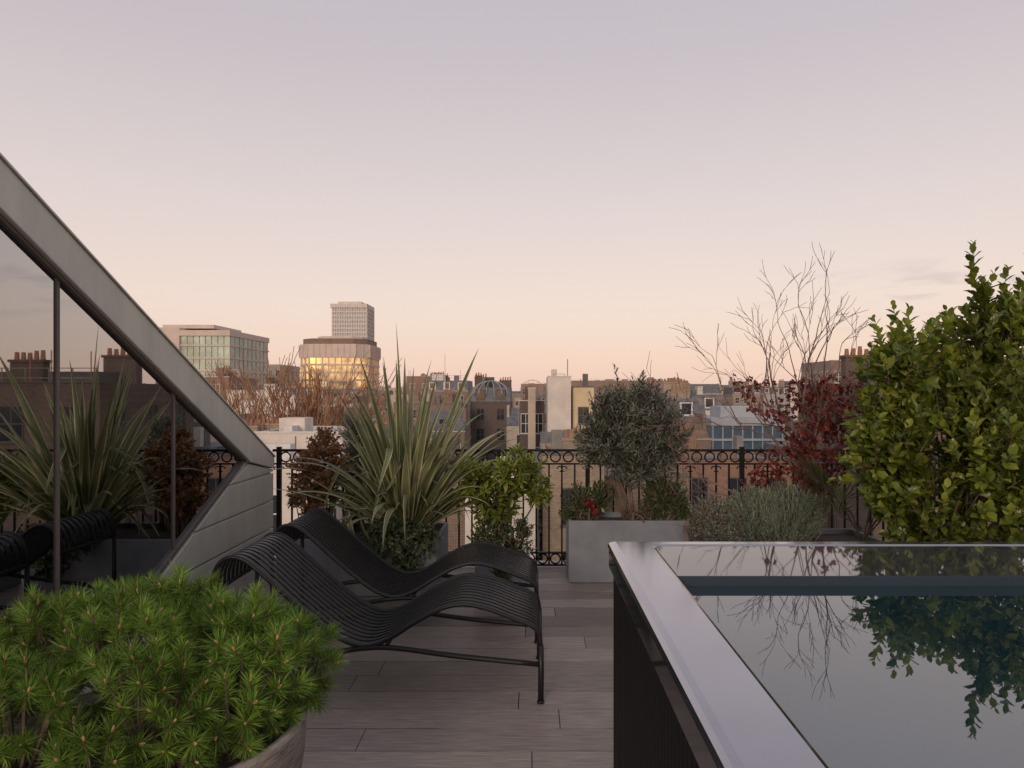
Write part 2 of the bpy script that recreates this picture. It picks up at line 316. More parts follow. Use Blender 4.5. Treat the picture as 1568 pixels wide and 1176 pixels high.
# ---------------------------------------------------------------- planters
def planter(name,x0,x1,y0,y1,z,mat,t=.03):
    e=emp(name,((x0+x1)/2,(y0+y1)/2,0)); b=B()
    b.box(x0,x1,y0,y0+t,0.004,z); b.box(x0,x1,y1-t,y1,0.004,z); b.box(x0,x0+t,y0+t,y1-t,0.004,z); b.box(x1-t,x1,y0+t,y1-t,0.004,z)
    b.done('walls',mat,e,bevel=.006)
    b=B(); b.box(x0+t+.001,x1-t-.001,y0+t+.001,y1-t-.001,0.02,z-.04); b.done('soil',M['soil'],e)
planter('rectangular_planter',.30,1.21,5.63,6.05,.49,M['conc'])
planter('rectangular_planter',1.32,2.7,5.45,6.0,.36,M['concd'])
planter('rectangular_planter',2.75,4.6,4.4,5.3,.45,M['concd'])
planter('square_planter',1.95,2.6,4.55,5.1,.4,M['concd'])
planter('rectangular_planter',-1.85,-.68,5.25,5.95,.42,M['conc'])
planter('square_planter',-.40,-.02,5.2,5.6,.34,M['conc'])
def lathe(b,cx,cy,pr,k=48):
    a=np.arange(k)*2*math.pi/k; V=[]
    for r,z in pr: V+=[(cx+r*math.cos(t),cy+r*math.sin(t),z) for t in a]
    b.add(V,[(i*k+j,i*k+(j+1)%k,(i+1)*k+(j+1)%k,(i+1)*k+j) for i in range(len(pr)-1) for j in range(k)])
e=emp('round_plant_pot',(-1.05,2.03,0)); b=B(); lathe(b,-1.05,2.03,[(0,.003),(.28,.003),(.33,.13),(.375,.31),(.395,.45),(.40,.545),(.398,.56),(.375,.56),(.37,.52)]); b.done('pot',M['pot'],e,True)
b=B(); lathe(b,-1.05,2.03,[(0,.53),(.373,.525)]); b.done('soil',M['soil'],e)
# ---------------------------------------------------------------- plants
def rdir(rng,up=0):
    v=np.array([rng.gauss(0,1),rng.gauss(0,1),rng.gauss(0,1)+up]); return nrm(v)
def inside(p,lumps,skip,f):
    for i,L in enumerate(lumps):
        if i!=skip and np.linalg.norm(p-np.array(L[:3]))<L[3]*f: return True
    return False
def shoots(lf,stm,lumps,n,slen,nl,ll,lw,upb=.5,seed=1,tpl=LEAF,rmin=.55,extra=None,splay=.9,srad=.003,base=None,step=9,strag=0):
    rng=random.Random(seed); P=[];D=[];N=[];W=[];LL=[]; wt=[L[3]**2 for L in lumps]
    ends=[]
    for _ in range(n):
        k=rng.choices(range(len(lumps)),wt)[0]; L=lumps[k]; u=rdir(rng,.3); rr=rmin+(1.05-rmin)*rng.random()**.5
        sg=rng.random()<strag
        if sg: rr*=rng.uniform(1.1,1.3)
        p=np.array(L[:3])+u*L[3]*rr
        if inside(p,lumps,k,.7) and rng.random()<.75: continue
        ends.append((p,nrm(u+np.array([0,0,upb])+rdir(rng)*.35),slen*rng.uniform(.6,1.2)*(1.3 if sg else 1)))
    if extra: 
        for p,d,s_ in extra: ends.append((np.array(p),nrm(d),s_))
    for p,d,s_ in ends:
        bend=rdir(rng)*.12*s_; st_=p-d*s_
        m=max(3,int(nl*s_/slen)); a0=rng.random()*6.28
        u=nrm(np.cross(d,rdir(rng))); v=np.cross(d,u)
        if stm is not None: stm.tube([st_,st_+d*s_*.5+bend*.6,p],[srad*1.3,srad,srad*.5],4,False)
        for i in range(m):
            t=(i+.5)/m; q=st_+d*s_*t+bend*4*t*(1-t)*.6; a=a0+i*2.4
            rad=math.cos(a)*u+math.sin(a)*v; sp_=splay*(1-.6*t**3)
            ld=nrm(d*.75+rad*sp_+rdir(rng)*.15)
            P.append(q);D.append(ld);N.append(nrm(d-ld*.5+np.array([0,0,.6])+rdir(rng)*.4)); s2=rng.uniform(.6,1.15)*(1-.4*t**4); W.append(lw*s2); LL.append(ll*s2)
    lf.inst(*tpl,np.array(P),np.array(D),np.array(N),np.array(W),np.array(LL))
    if stm is not None and base is not None:
        for i in range(0,len(ends),step):
            p,d,s_=ends[i]; a=p-d*s_; bb=np.array(base)+np.array([rng.uniform(-.05,.05),rng.uniform(-.05,.05),0])
            stm.tube(catmull([bb,bb*.5+a*.5+rdir(rng)*.06,a],4),np.linspace(srad*3.5,srad,9),5,False)
def bush(name,lumps,n,slen,nl,ll,lw,mat,base,stem='bark',**k):
    e=emp(name,base); lf=B(); sm=B(); shoots(lf,sm,lumps,n,slen,nl,ll,lw,base=base,**k)
    lf.done('foliage',mat,e); sm.done('stems',M[stem],e); return e
# broadleaf shrub right
mg=leafm('leaf_bright',(.07,.115,.016),(.28,.32,.045),.34,.35,3.0,.5,.55,1.3)
Lm=[(2.85,4.75,1.12,.58),(2.36,4.6,1.66,.27),(2.34,4.65,1.12,.32),(3.0,4.7,1.85,.33),(2.55,4.6,.78,.36),(3.35,4.8,1.5,.52),(2.65,4.6,1.52,.30),(3.1,4.6,.8,.5),(2.78,4.4,1.15,.33),(2.3,4.55,.85,.22),(2.2,4.6,1.4,.16)]
ex=[((2.84,4.6,2.46),(-.15,0,1),.5),((2.82,4.6,2.3),(-.25,0,1),.3),((2.9,4.6,2.2),(.0,0,1),.3),((3.06,4.6,2.3),(.1,0,1),.35),((2.98,4.6,2.28),(.3,0,1),.3),((3.14,4.6,2.2),(.1,0,1),.3),((2.32,4.6,2.06),(-.2,0,1),.3),((2.42,4.6,2.04),(.1,0,1),.3),((2.2,4.6,1.98),(-.4,0,1),.3),((2.62,4.6,1.98),(.1,0,1),.3),((2.7,4.6,2.02),(.2,0,1),.3),((2.55,4.6,1.93),(-.2,0,1),.25),((2.08,4.6,1.7),(-.9,0,.6),.3),((2.02,4.6,1.3),(-1,0,.3),.3),((2.1,4.6,1.5),(-1,0,.5),.3),((3.2,4.6,2.35),(.1,0,1),.35),((2.05,4.6,1.05),(-1,0,.2),.25)]
bush('broadleaf_shrub',Lm,1000,.25,13,.092,.062,mg,(2.75,4.8,.4),seed=3,upb=.7,extra=ex,splay=.9,step=18,strag=.2,rmin=.42)
# olive tree
mo=leafm('leaf_olive',(.045,.06,.042),(.17,.19,.15),.45,.1,7,.4,.55,1.35)
e=emp('olive_tree',(.84,5.85,.45)); lf=B(); sm=B()
Lo=[(.78,5.85,1.20,.33),(1.02,5.85,1.16,.28),(.58,5.8,1.13,.23),(.9,5.85,1.38,.24),(.66,5.85,1.38,.18),(.86,5.7,1.0,.25)]
shoots(lf,sm,Lo,900,.18,20,.058,.019,upb=.6,seed=5,tpl=DIA,splay=1.0,srad=.002,strag=.22,rmin=.45,extra=[((.68,5.85,1.72),(-.1,0,1),.25),((.92,5.85,1.66),(.1,0,1),.22),((1.05,5.85,1.60),(.3,0,1),.2),((.56,5.85,1.52),(-.3,0,1),.2)])
for k in range(9):
    a=R.uniform(0,6.28); p0=np.array([.84+.06*math.cos(a),5.85+.05*math.sin(a),.42]); p1=np.array([.84+.25*math.cos(a),5.85+.15*math.sin(a),1.05])
    sm.tube(catmull([p0,p0+(p1-p0)*.35+rdir(R)*.03,p0+(p1-p0)*.7+rdir(R)*.04,p1,p1+np.array([.1*math.cos(a),0,.3])],4),np.linspace(.017,.004,17),7)
lf.done('foliage',mo,e); sm.done('trunk',M['bark'],e,True)
# under-planting
mdk=leafm('leaf_dark',(.03,.06,.02),(.085,.13,.04)); mgy=leafm('leaf_grey',(.14,.165,.12),(.30,.32,.26),.7,.15,5); mrd=leafm('petal_red',(.20,.01,.012),(.35,.02,.02))
mlv=leafm('leaf_lavender',(.15,.19,.13),(.31,.35,.25),.7,.15,6,.3,.6,1.3)
bush('evergreen_shrub',[(.40,5.75,.62,.16),(.57,5.82,.66,.14),(.33,5.78,.52,.1)],260,.12,10,.035,.018,mdk,(.45,5.8,.45),seed=8)
bush('evergreen_shrub',[(1.08,5.8,.66,.2),(.95,5.75,.55,.12),(1.2,5.75,.58,.13)],340,.13,12,.045,.014,mdk,(1.08,5.8,.45),seed=9,tpl=DIA)
bush('red_flowers',[(.46,5.66,.60,.05),(.51,5.66,.56,.04)],20,.04,9,.034,.026,mrd,(.47,5.7,.5),seed=10)
bush('heather_clump',[(.78,5.70,.54,.09),(.93,5.70,.53,.08)],110,.1,16,.018,.006,leafm('heather',(.12,.06,.045),(.22,.13,.09)),(.85,5.7,.46),seed=12,tpl=DIA)
bush('grey_shrub',[(1.42,5.6,.52,.2),(1.32,5.55,.42,.14),(1.55,5.55,.45,.15)],520,.13,14,.028,.014,mgy,(1.42,5.6,.33),seed=11,upb=.6,step=30)
bush('lavender_bush',[(1.75,5.6,.54,.24),(2.0,5.6,.57,.24),(2.15,5.65,.52,.18),(1.88,5.5,.45,.2)],1000,.18,26,.042,.010,mlv,(1.9,5.6,.33),'silver',seed=13,upb=1.4,tpl=DIA,splay=.6,step=90) if 'silver' in M else None
M['silver']=mk('silver_stem',(.20,.22,.17),.8)
bush('lavender_bush',[(1.75,5.6,.54,.24),(2.0,5.6,.57,.24),(2.15,5.65,.52,.18),(1.88,5.5,.45,.2)],1000,.18,26,.042,.010,mlv,(1.9,5.6,.33),stem='silver',seed=13,upb=1.4,tpl=DIA,splay=.6,step=90)
# brown hydrangea, grey bush, ivy, glossy shrub
mbr=leafm('leaf_dry',(.15,.075,.033),(.36,.20,.095),.8,.1,6)
bush('dried_hydrangea',[(-1.68,5.55,.72,.2),(-1.58,5.5,.95,.2),(-1.75,5.6,.9,.15),(-1.6,5.6,1.1,.14)],380,.1,13,.035,.03,mbr,(-1.65,5.6,.38),seed=14)
bush('silver_shrub',[(-1.42,5.85,1.18,.17),(-1.38,5.85,1.0,.18),(-1.5,5.85,.85,.15)],300,.14,14,.04,.012,mgy,(-1.4,5.85,.38),seed=15,tpl=DIA)
miv=leafm('leaf_ivy',(.025,.045,.02),(.085,.12,.05),.4,.1,6)
bush('ivy',[(-.98,5.22,.42,.19),(-.80,5.2,.40,.17),(-1.14,5.2,.42,.14),(-.9,5.17,.25,.13)],400,.12,11,.030,.028,miv,(-.95,5.4,.40),seed=16,upb=-.5,step=60)
mgl=leafm('leaf_glossy',(.085,.13,.02),(.28,.31,.05),.3,.3,4)
bush('glossy_shrub',[(-.42,5.35,.84,.15),(-.12,5.38,.90,.17),(-.25,5.35,.66,.17),(.03,5.4,.78,.12)],135,.1,13,.095,.033,mgl,(-.22,5.4,.33),seed=17,splay=1.3,strag=.3)
bush('periwinkle',[(-.3,5.25,.42,.16),(-.12,5.22,.40,.16),(-.05,5.25,.5,.1),(-.2,5.15,.25,.12)],260,.13,10,.037,.02,mdk,(-.2,5.35,.33),seed=18)
bush('white_flowers',[(-.18,5.08,.44,.1),(-.08,5.08,.38,.08)],12,.02,5,.022,.018,leafm('petal_white',(.6,.6,.58),(.75,.74,.72)),(-.14,5.15,.35),seed=19)
# phormium
e=emp('phormium_plant',(-.95,5.5,.4)); gi=B(); go=B(); rng=random.Random(23)
for k in range(190):
    a=rng.random()*6.283; rr=rng.random()**.85; ln=rng.uniform(.75,1.42)*(1-.18*rr); big=k<9
    if big: ln=1.30+.03*k; rr=.04+.05*k; 
    if k==0: ln=1.62
    th=math.radians(4+50*rr+rng.uniform(-6,6)); p=np.array([-.95+.12*math.cos(a)*rr,5.5+.1*math.sin(a)*rr,.42]); 
    if k==0: th=.04; a=2.6
    out=np.array([math.cos(a),math.sin(a)*.8,0]); bendr=rng.uniform(.1,1.0)*(rr+.12)*1.45; side=nrm(np.array([-math.sin(a),math.cos(a),0])); tw=rng.uniform(-1.3,1.3)
    if big: bendr*=.35
    fold=(rng.random()<.18) and not big; ft=rng.uniform(.45,.75); ns=14; w0=rng.uniform(.044,.068); L=[]
    for i in range(ns+1):
        t=i/ns; ang=th+bendr*t**2*1.3+(1.6 if fold and t>ft else 0)
        if i: p=p+(out*math.sin(ang)+np.array([0,0,1])*math.cos(ang))*ln/ns
        wd=w0*(.55+.45*min(1,t*3))*(1-max(0,(t-.5)/.5)**1.5)*.5+.0008
        sd_=nrm(side*math.cos(tw*(.3+t))+out*math.sin(tw*(.3+t))); up_=np.cross(sd_,out*math.sin(ang)+np.array([0,0,1])*math.cos(ang))
        L.append((p-sd_*wd+up_*wd*.5,p-sd_*wd*.72+up_*wd*.35,p,p+sd_*wd*.72+up_*wd*.35,p+sd_*wd+up_*wd*.5))
    VV=np.array(L)
    gi.add(VV[:,1:4].reshape(-1,3),[(3*i+j,3*i+j+1,3*i+j+4,3*i+j+3) for i in range(ns) for j in (0,1)])
    for s_ in (0,3): go.add(VV[:,s_:s_+2].reshape(-1,3),[(2*i,2*i+1,2*i+3,2*i+2) for i in range(ns)])
gi.done('leaf_blades',leafm('phormium_green',(.10,.14,.055),(.24,.26,.13),.4,.25,3),e,True); go.done('leaf_margins',leafm('phormium_cream',(.38,.36,.19),(.56,.52,.32),.4,.2,3),e,True)
# generic branching
def grow(b,p,d,L,r,lev,mx_,rng,spread,kids,shr,up,tips,k=5,rmin=.0015,flat=1.0):
    n=4; P=[p]; dd=d
    for i in range(n):
        dd=nrm(dd+rdir(rng)*.16+np.array([0,0,up])); P.append(P[-1]+dd*L/n)
    b.tube(P,np.linspace(r,max(r*.6,rmin*.7),n+1),k if lev<2 else (4 if lev<4 else 3),False)
    tips.append((P[-1],dd,lev))
    if lev>=mx_: return
    for j in range(kids if lev else kids+1):
        t=rng.uniform(.35,1) if j else 1; i=min(n-1,int(t*n)); q=P[i]+(P[i+1]-P[i])*(t*n-i)
        s=rdir(rng); s[1]*=flat; nd=nrm(dd+s*spread); grow(b,q,nd,L*shr*rng.uniform(.75,1.15),max(r*.62,rmin),lev+1,mx_,rng,spread,kids,shr,up,tips,k,rmin,flat)
# maple with bare crown
e=emp('japanese_maple',(2.25,5.8,.33)); sm=B(); tips=[]; rng=random.Random(36)
for d,L,r in (((-.05,0,1),.60,.024),((.22,.05,1),.55,.02),((-.3,-.05,1),.54,.018),((.4,0,.9),.48,.013),((-.65,0,.7),.58,.013)):
    grow(sm,np.array([2.25+d[0]*.1,5.8,.33]),nrm(d),L,r,0,5,rng,.66,2,.78,.03,tips,6,.002)
t2=[]
for s,d,L in (((2.2,5.8,.9),(-.12,0,1),.5),((2.15,5.8,1.0),(-.9,0,.55),.5),((2.1,5.8,1.1),(-.55,0,.8),.45),((2.25,5.8,1.05),(.5,0,1),.45),((2.3,5.8,1.2),(.8,0,.7),.42),((2.2,5.8,1.25),(.1,0,1),.42)):
    sm.tube(catmull([(2.25,5.8,.34),((2.25+s[0])/2+.02,5.8,s[2]*.6),s],5),np.linspace(.016,.010,11),6,False)
    grow(sm,np.array(s),nrm(d),L,.0095,1,6,rng,.52,2,.76,.02,t2,5,.0023,.6)
sm.done('trunk',M['barkr'],e,True)
lf=B(); P=[];D=[]
rng=random.Random(5)
lowt=[t[0] for t in tips if .75<t[0][2]<1.60 and t[2]>=3 and 1.65<t[0][0]<2.75]
rng.shuffle(lowt)
for c in lowt[:150]:
    for _ in range(rng.randint(2,13)):
        u=rdir(rng)*.085*rng.random()**.5; P.append(c+u); D.append(rdir(rng,-.7))
for c in [(1.95,5.7,.85,.10),(2.15,5.65,1.02,.14),(2.4,5.7,.95,.14),(2.25,5.7,.8,.12),(1.8,5.7,.8,.07),(2.45,5.7,1.22,.12),(2.3,5.7,1.25,.12)]:
    for _ in range(int(800*c[3]**1.0)):
        u=rdir(rng)*c[3]*1.4*rng.random()**.6; P.append((c[0]+u[0]*1.2,c[1]+u[1],c[2]+u[2])); D.append(rdir(rng,-.7))
lf.inst(*MAPLE,np.array(P),np.array(D),NR.normal(size=(len(P),3))+np.array([0,-.4,.8]),NR.uniform(.03,.05,len(P)),NR.uniform(.032,.052,len(P)))
lf.done('foliage',leafm('leaf_red',(.07,.014,.012),(.22,.045,.03),.5,.2,6),e)
# fan palm
e=emp('fan_palm',(2.45,5.3,.4)); lf=B(); sm=B(); rng=random.Random(40)
for k in range(12):
    a=rng.uniform(0,6.28); c0=np.array([2.45,5.3,.4]); c1=c0+np.array([math.cos(a)*.28-.03,math.sin(a)*.2-.05,rng.uniform(.2,.46)])
    sm.tube([c0,(c0+c1)/2+np.array([0,0,.05]),c1],.005,5); f=nrm(c1-c0+np.array([0,0,.1])); s=nrm(np.cross(f,(0,0,1))); 
    P=[];D=[]
    for j in range(26):
        t=math.radians(-105+210*j/25); P.append(c1); D.append(nrm(f*math.cos(t)+s*math.sin(t)+np.array([0,0,-.15])))
    lf.inst(*DIA,np.array(P),np.array(D),np.tile(np.array([0,0,1.])+f*-.3,(26,1)),.016,NR.uniform(.26,.34,26))
lf.done('fronds',leafm('leaf_palm',(.05,.075,.03),(.15,.17,.07)),e); sm.done('stalks',M['bark'],e)
# pine shrub in pot
e=emp('dwarf_pine',(-1.05,2.03,.5)); nd=B(); sm=B(); bd=B(); rng=random.Random(52)
Lp=[(-1.42,2.12,.64,.24),(-1.17,2.28,.66,.25),(-.86,2.2,.68,.19),(-1.32,1.85,.56,.25),(-1.02,1.90,.64,.19),(-.80,2.04,.66,.17),(-1.15,2.05,.70,.2),(-1.6,1.95,.48,.25),(-1.16,1.76,.50,.2),(-1.4,1.68,.38,.22),(-.92,1.86,.63,.13),(-.74,2.22,.66,.14),(-1.3,2.3,.74,.15),(-1.5,2.2,.74,.14),(-1.05,1.74,.60,.12),(-.80,1.92,.64,.11)]
tf=[]
tries=0
while len(tf)<500 and tries<20000:
    tries+=1; k=rng.choices(range(len(Lp)),[q[3]**1.6 for q in Lp])[0]; L=Lp[k]; u=rdir(rng,.05); p=np.array(L[:3])+u*L[3]*rng.uniform(.78,1.06)
    if p[2]<.33 or inside(p,Lp,k,.84) : continue
    if p[0]>-1.12 and p[1]<2.2 and p[2]<.56: continue
    if tf and min(np.linalg.norm(np.array([q[0] for q in tf])-p,axis=1))<.054: continue
    tf.append((p,nrm(u+np.array([0,-.12,.22])+rdir(rng)*.35),L))
P=[];D=[];W=[];LL=[]
for p,d,L in tf:
    c=np.array(L[:3])+np.array([0,0,-.08]); sm.tube(catmull([c,(c+p)/2-np.array([0,0,.03]),p-d*.05,p+d*.008],3),np.linspace(.006,.003,10),4,False)
    bd.tube([p,p+d*.010,p+d*.017],[.0042,.0042,.001],5)
    nlen=rng.uniform(.8,1.15)
    for i in range(180):
        t=rng.random()**1.3; q=p-d*(.065*t); th=math.radians(rng.uniform(14,72)+28*t); r_=rdir(rng); r_=nrm(r_-d*np.dot(r_,d))
        P.append(q); D.append(d*math.cos(th)+r_*math.sin(th)+np.array([0,0,.04])); W.append(.0024); LL.append(rng.uniform(.040,.062)*nlen)
nd.inst([(0,0,0),(-.5,.4,0),(0,1,0),(.5,.4,0)],[(0,3,2,1)],np.array(P),np.array(D),NR.normal(size=(len(P),3)),np.array(W),np.array(LL))
nd.done('needles',leafm('pine_needle',(.07,.17,.022),(.28,.42,.065),.42,.35,9,.45,.5,1.35),e); sm.done('branches',M['bark'],e); bd.done('buds',mk('bud',(.45,.27,.15),.7),e)
# ---------------------------------------------------------------- city
foot=[]
def poly_chim(b,pots,x,y,z,w=.9,d=.6,h=1.6,rng=R):
    b.box(x,x+w,y,y+d,z-.5,z+h); b.box(x-.08,x+w+.08,y-.08,y+d+.08,z+h,z+h+.14)
    k=max(2,int(w/.35))
    for i in range(k):
        cx=x+(i+.5)*w/k; pots.tube([(cx,y+d/2,z+h+.14),(cx,y+d/2,z+h+.14+rng.uniform(.35,.6))],[.13,.10],6)
def building(name,x0,x1,y,dep,zt,wall,glass='wglass',frame='frame',fh=3.1,bay=2.6,ww=1.1,wh=1.7,floors=5,roof='flat',chim=0,rng=R,zb_=-20,clutter=True,roofm='felt'):
    e=emp(name,((x0+x1)/2,y+dep/2,zb_)); foot.append((x0,x1,y,y+dep)); wl=B(); wi=B(); fr=B(); rf=B(); po=B(); W=x1-x0
    wl.box(x0,x1,y,y+dep,zb_,zt); ph=rng.uniform(.3,.9) if roof=='flat' else .15; t=.25
    wl.box(x0,x1,y,y+t,zt+.002,zt+ph); wl.box(x0,x1,y+dep-t,y+dep,zt+.002,zt+ph); wl.box(x0,x0+t,y+t,y+dep-t,zt+.002,zt+ph); wl.box(x1-t,x1,y+t,y+dep-t,zt+.002,zt+ph)
    fr.box(x0-.05,x1+.05,y-.06,y+t+.05,zt+ph,zt+ph+.08)
    rf.box(x0+t,x1-t,y+t,y+dep-t,zt+.002,zt+.06)
    def win(cx,cz,side):
        a,h=ww/2,wh/2
        def bx(bb,u0,u1,p0,p1,z0,z1):
            if side==0: bb.box(cx+u0,cx+u1,y-p1,y-p0,z0,z1)
            elif side==1: bb.box(x1+p0,x1+p1,cx+u0,cx+u1,z0,z1)
            else: bb.box(x0-p1,x0-p0,cx+u0,cx+u1,z0,z1)
        bx(wi,-a,a,.005,.03,cz-h,cz+h); bx(fr,-a-.1,a+.1,.005,.12,cz-h-.13,cz-h-.01)
        bx(fr,-a-.06,a+.06,.005,.06,cz+h+.01,cz+h+.09)
        for u in (-a-.06,-.03,a): bx(fr,u,u+.06,.032,.055,cz-h,cz+h)
        bx(fr,-a,a,.034,.06,cz-.03,cz+.03)
    for side in (0,1 if x1<0 else 2):
        span=W if side==0 else dep; o=x0 if side==0 else y
        nb=max(1,int(span/bay)); 
        for f in range(floors):
            cz=zt-fh*(f+.55)
            for i in range(nb):
                if rng.random()<.06: continue
                win(o+(i+.5)*span/nb,cz,side)
    if roof=='mansard':
        h=2.4; s_=1.1; V=[(x0+.1,y+.3,zt+.1),(x1-.1,y+.3,zt+.1),(x1-.1,y+dep-.3,zt+.1),(x0+.1,y+dep-.3,zt+.1),(x0+.1,y+s_,zt+h),(x1-.1,y+s_,zt+h),(x1-.1,y+dep-s_,zt+h),(x0+.1,y+dep-s_,zt+h)]
        rf.add(V,[(0,3,2,1),(4,5,6,7),(0,1,5,4),(1,2,6,5),(2,3,7,6),(3,0,4,7)]); nb=max(1,int(W/3)); 
        for i in range(nb):
            cx=x0+(i+.5)*W/nb; fr.box(cx-.7,cx+.7,y+.35,y+1.6,zt+.5,zt+2.0); wi.box(cx-.5,cx+.5,y+.31,y+.345,zt+.7,zt+1.85); rf.box(cx-.8,cx+.8,y+.28,y+1.9,zt+2.005,zt+2.12)
    if roof=='gable':
        h=min(dep,8)*.3; dp=min(dep,6.5); rf.add([(x0+.05,y+.05,zt+.1),(x1-.05,y+.05,zt+.1),(x1-.05,y+dp,zt+.1),(x0+.05,y+dp,zt+.1),(x0+.05,y+dp/2,zt+h),(x1-.05,y+dp/2,zt+h)],[(0,1,5,4),(2,3,4,5),(0,4,3),(1,2,5),(0,3,2,1)])
        for u in (x0,x1-.3): wl.box(u,u+.3,y+dp*.25,y+dp*.75,zt+.1,zt+h+.3)
        if W>4: wi.box(x0+W*.4,x0+W*.4+.9,y+dp*.2,y+dp*.2+.9,zt+.1,zt+h*.62)
    top=zt+(2.4 if roof=='mansard' else .06 if roof=='flat' else .8)
    ch=B()
    for i in range(chim): poly_chim(ch,po,rng.uniform(x0,x1-1.5),y+rng.uniform(.5,dep*.6),top,rng.uniform(.9,2.0),.6,rng.uniform(.8,1.8),rng)
    if clutter and roof!='gable':
        for i in range(int(2+W/3)):
            cw=rng.uniform(.4,min(3,W*.3)); cx=rng.uniform(x0+.3,max(x0+.4,x1-cw-.3)); cy=y+rng.uniform(.6,dep*.7); hh=rng.uniform(.3,1.9)
            rng.choice([fr,rf,rf,wl,wl]).box(cx,cx+cw,cy,cy+rng.uniform(.5,2),top,top+hh)
        for i in range(int(1+W/5)):
            cx=rng.uniform(x0,x1); po.tube([(cx,y+1.5,top),(cx,y+1.5,top+rng.uniform(1,2.8))],.035,4)
        if rng.random()<.5:
            for zz in (.55,1.05): rf.box(x0+.5,x1-.5,y+.55,y+.6,top+zz-.02,top+zz+.02)
            k=int(W/1.2)
            for i in range(k+1): rf.box(x0+.5+i*(W-1)/max(1,k)-.02,x0+.5+i*(W-1)/max(1,k)+.02,y+.5,y+.545,top,top+1.05)
    wl.done('walls',M[wall],e)
    if wi.n: wi.done('windows',M[glass],e)
    fr.done('window_frames',M[frame],e); rf.done('roof',M[roofm if (roof=='flat' or roofm=='tile') else 'slate'],e)
    if ch.n: ch.done('chimneys',M[wall if wall in('brown','red','stock','dark') else 'stock'],e)
    if po.n: po.done('chimney_pots',M['terra'],e)
    return e
# landmark: white tower
e=emp('high_rise_tower',(-138,560,-20)); foot.append((-153,-124,550,580)); wl=B(); wi=B()
wi.box(-151.5,-125.5,550.5,575,-20,68)
wl.box(-153,-125,549.5,576,66,69); wl.box(-148,-130,553,572,69,71)
for i in range(15): x=-151.6+i*26/14; wl.box(x-.35,x+.35,549.9,550.6,-20,66)
for i in range(13): yy=550.8+i*2; wl.box(-125.5,-124.8,yy-.3,yy+.3,-20,66); wl.box(-152.2,-151.5,yy-.3,yy+.3,-20,66)
z=63
while z>-20: wl.box(-152,-125,550.0,550.62,z-.6,z+.6); wl.box(-125.55,-124.9,550.7,575.5,z-.5,z+.5); z-=3.2
wl.done('facade_frame',M['white'],e); wi.done('glazing',M['lead'],e)
# landmark: golden windowed block
e=emp('office_block',(-69,262,-20)); foot.append((-82,-56,250,276)); wl=B(); wi=B(); tp=B()
def octa(x0,x1,y0,y1,c): return [(x0+c,y0),(x1-c,y0),(x1,y0+c),(x1,y1-c),(x1-c,y1),(x0+c,y1),(x0,y1-c),(x0,y0+c)]
wi.prism(octa(-81,-57.4,250.6,275,4),-20,14.4)
wl.prism(octa(-81.6,-56.8,250,275.6,4),13.4,18.2)
tp.prism(octa(-80.6,-57.8,251,274.6,4),18.2,20.2); wl.prism(octa(-76,-60,254,270,3),20.2,21.2)
z=11
while z>-20: wl.prism(octa(-81.5,-56.9,250.1,275.5,4),z-.34,z+.34); z-=2.7
def along(pts,n,bb,z0,z1,hw,pr):
    for s in range(8):
        a=np.array(pts[s]);c=np.array(pts[(s+1)%8]); L=np.linalg.norm(c-a); k=max(2,int(L/n)); t=(c-a)/L; nn=np.array([t[1],-t[0]])
        for i in range(k+1):
            q=a+t*L*i/k; bb.prism([tuple(q-t*hw),tuple(q-t*hw+nn*pr),tuple(q+t*hw+nn*pr),tuple(q+t*hw)][::-1],z0,z1)
along(octa(-81,-57.4,250.6,275,4),2.0,wl,-20,13.4,.13,.35); along(octa(-81.6,-56.8,250,275.6,4),2.0,wl,13.8,17.9,.18,.25)
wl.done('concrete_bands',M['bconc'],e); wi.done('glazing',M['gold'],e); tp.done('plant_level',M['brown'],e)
# landmark: glass and stone office left
e=emp('glass_office',(-78,172,-20)); foot.append((-88,-69,165,190)); wl=B(); wi=B()
wl.box(-91,-80.6,165,190,-20,16.3); wi.box(-80.6,-69.3,165.5,189.5,-20,15.0); wl.box(-80.6,-69,165,190,14.4,15.7); wl.box(-86,-74,168,184,16.35,17.2)
for i in range(9): x=-80.5+i*11.3/8; wl.box(x-.05,x+.05,165.3,165.6,-20,14.4)
for i in range(10): yy=166+i*2.6; wl.box(-69.35,-69.2,yy-.06,yy+.06,-20,14.4)
z=12.2
while z>-20: wl.box(-80.5,-69.05,165.2,165.62,z-.2,z+.2); wl.box(-69.4,-69.05,165.7,189.9,z-.2,z+.2); z-=2.9
wl.done('stone_frame',M['bconc'],e); wi.done('glazing',M['teal'],e)
# blue glass box right
e=emp('blue_glass_building',(20,68,-20)); foot.append((16,24,64,76)); wl=B(); wi=B()
wi.box(16.8,23.2,66.2,75,-20,-1.5); wl.box(16.6,23.4,66,75.2,-1.6,-.9); wl.box(16.6,23.4,66,75.2,-3.0,-2.8); wl.box(16.6,23.4,66,75.2,-4.4,-4.1)
for i in range(8): x=16.8+i*6.4/7; wl.box(x-.05,x+.05,66.08,66.25,-20,-1.6)
wl.box(18,21.5,68,72,-.9,.1)
wl.done('frame',M['lead'],e); wi.done('glazing',M['blueg'],e)
bl=building
bl('office_building',-100,-79,220,20,5.5,'brown',floors=6)
bl('apartment_block',-88,-77,222,18,9,'beige',floors=5,bay=2.2)
bl('white_building',-46.5,-37,110,14,1.2,'white',floors=4,chim=1)
bl('brick_building',-51,-47,112,12,3.5,'red',floors=4,chim=2)
bl('white_building',-41,-31,95,12,-.6,'white',floors=4,chim=1)
bl('glass_roofed_building',-17.2,-11.5,44,9,-1.9,'white',floors=3,roofm='lead')
bl('white_building',-14.6,-9.5,33,6,-2.4,'white',floors=4,roofm='lead')
bl('brick_building',-28.5,-20,165,14,4.2,'red',floors=6,chim=3)
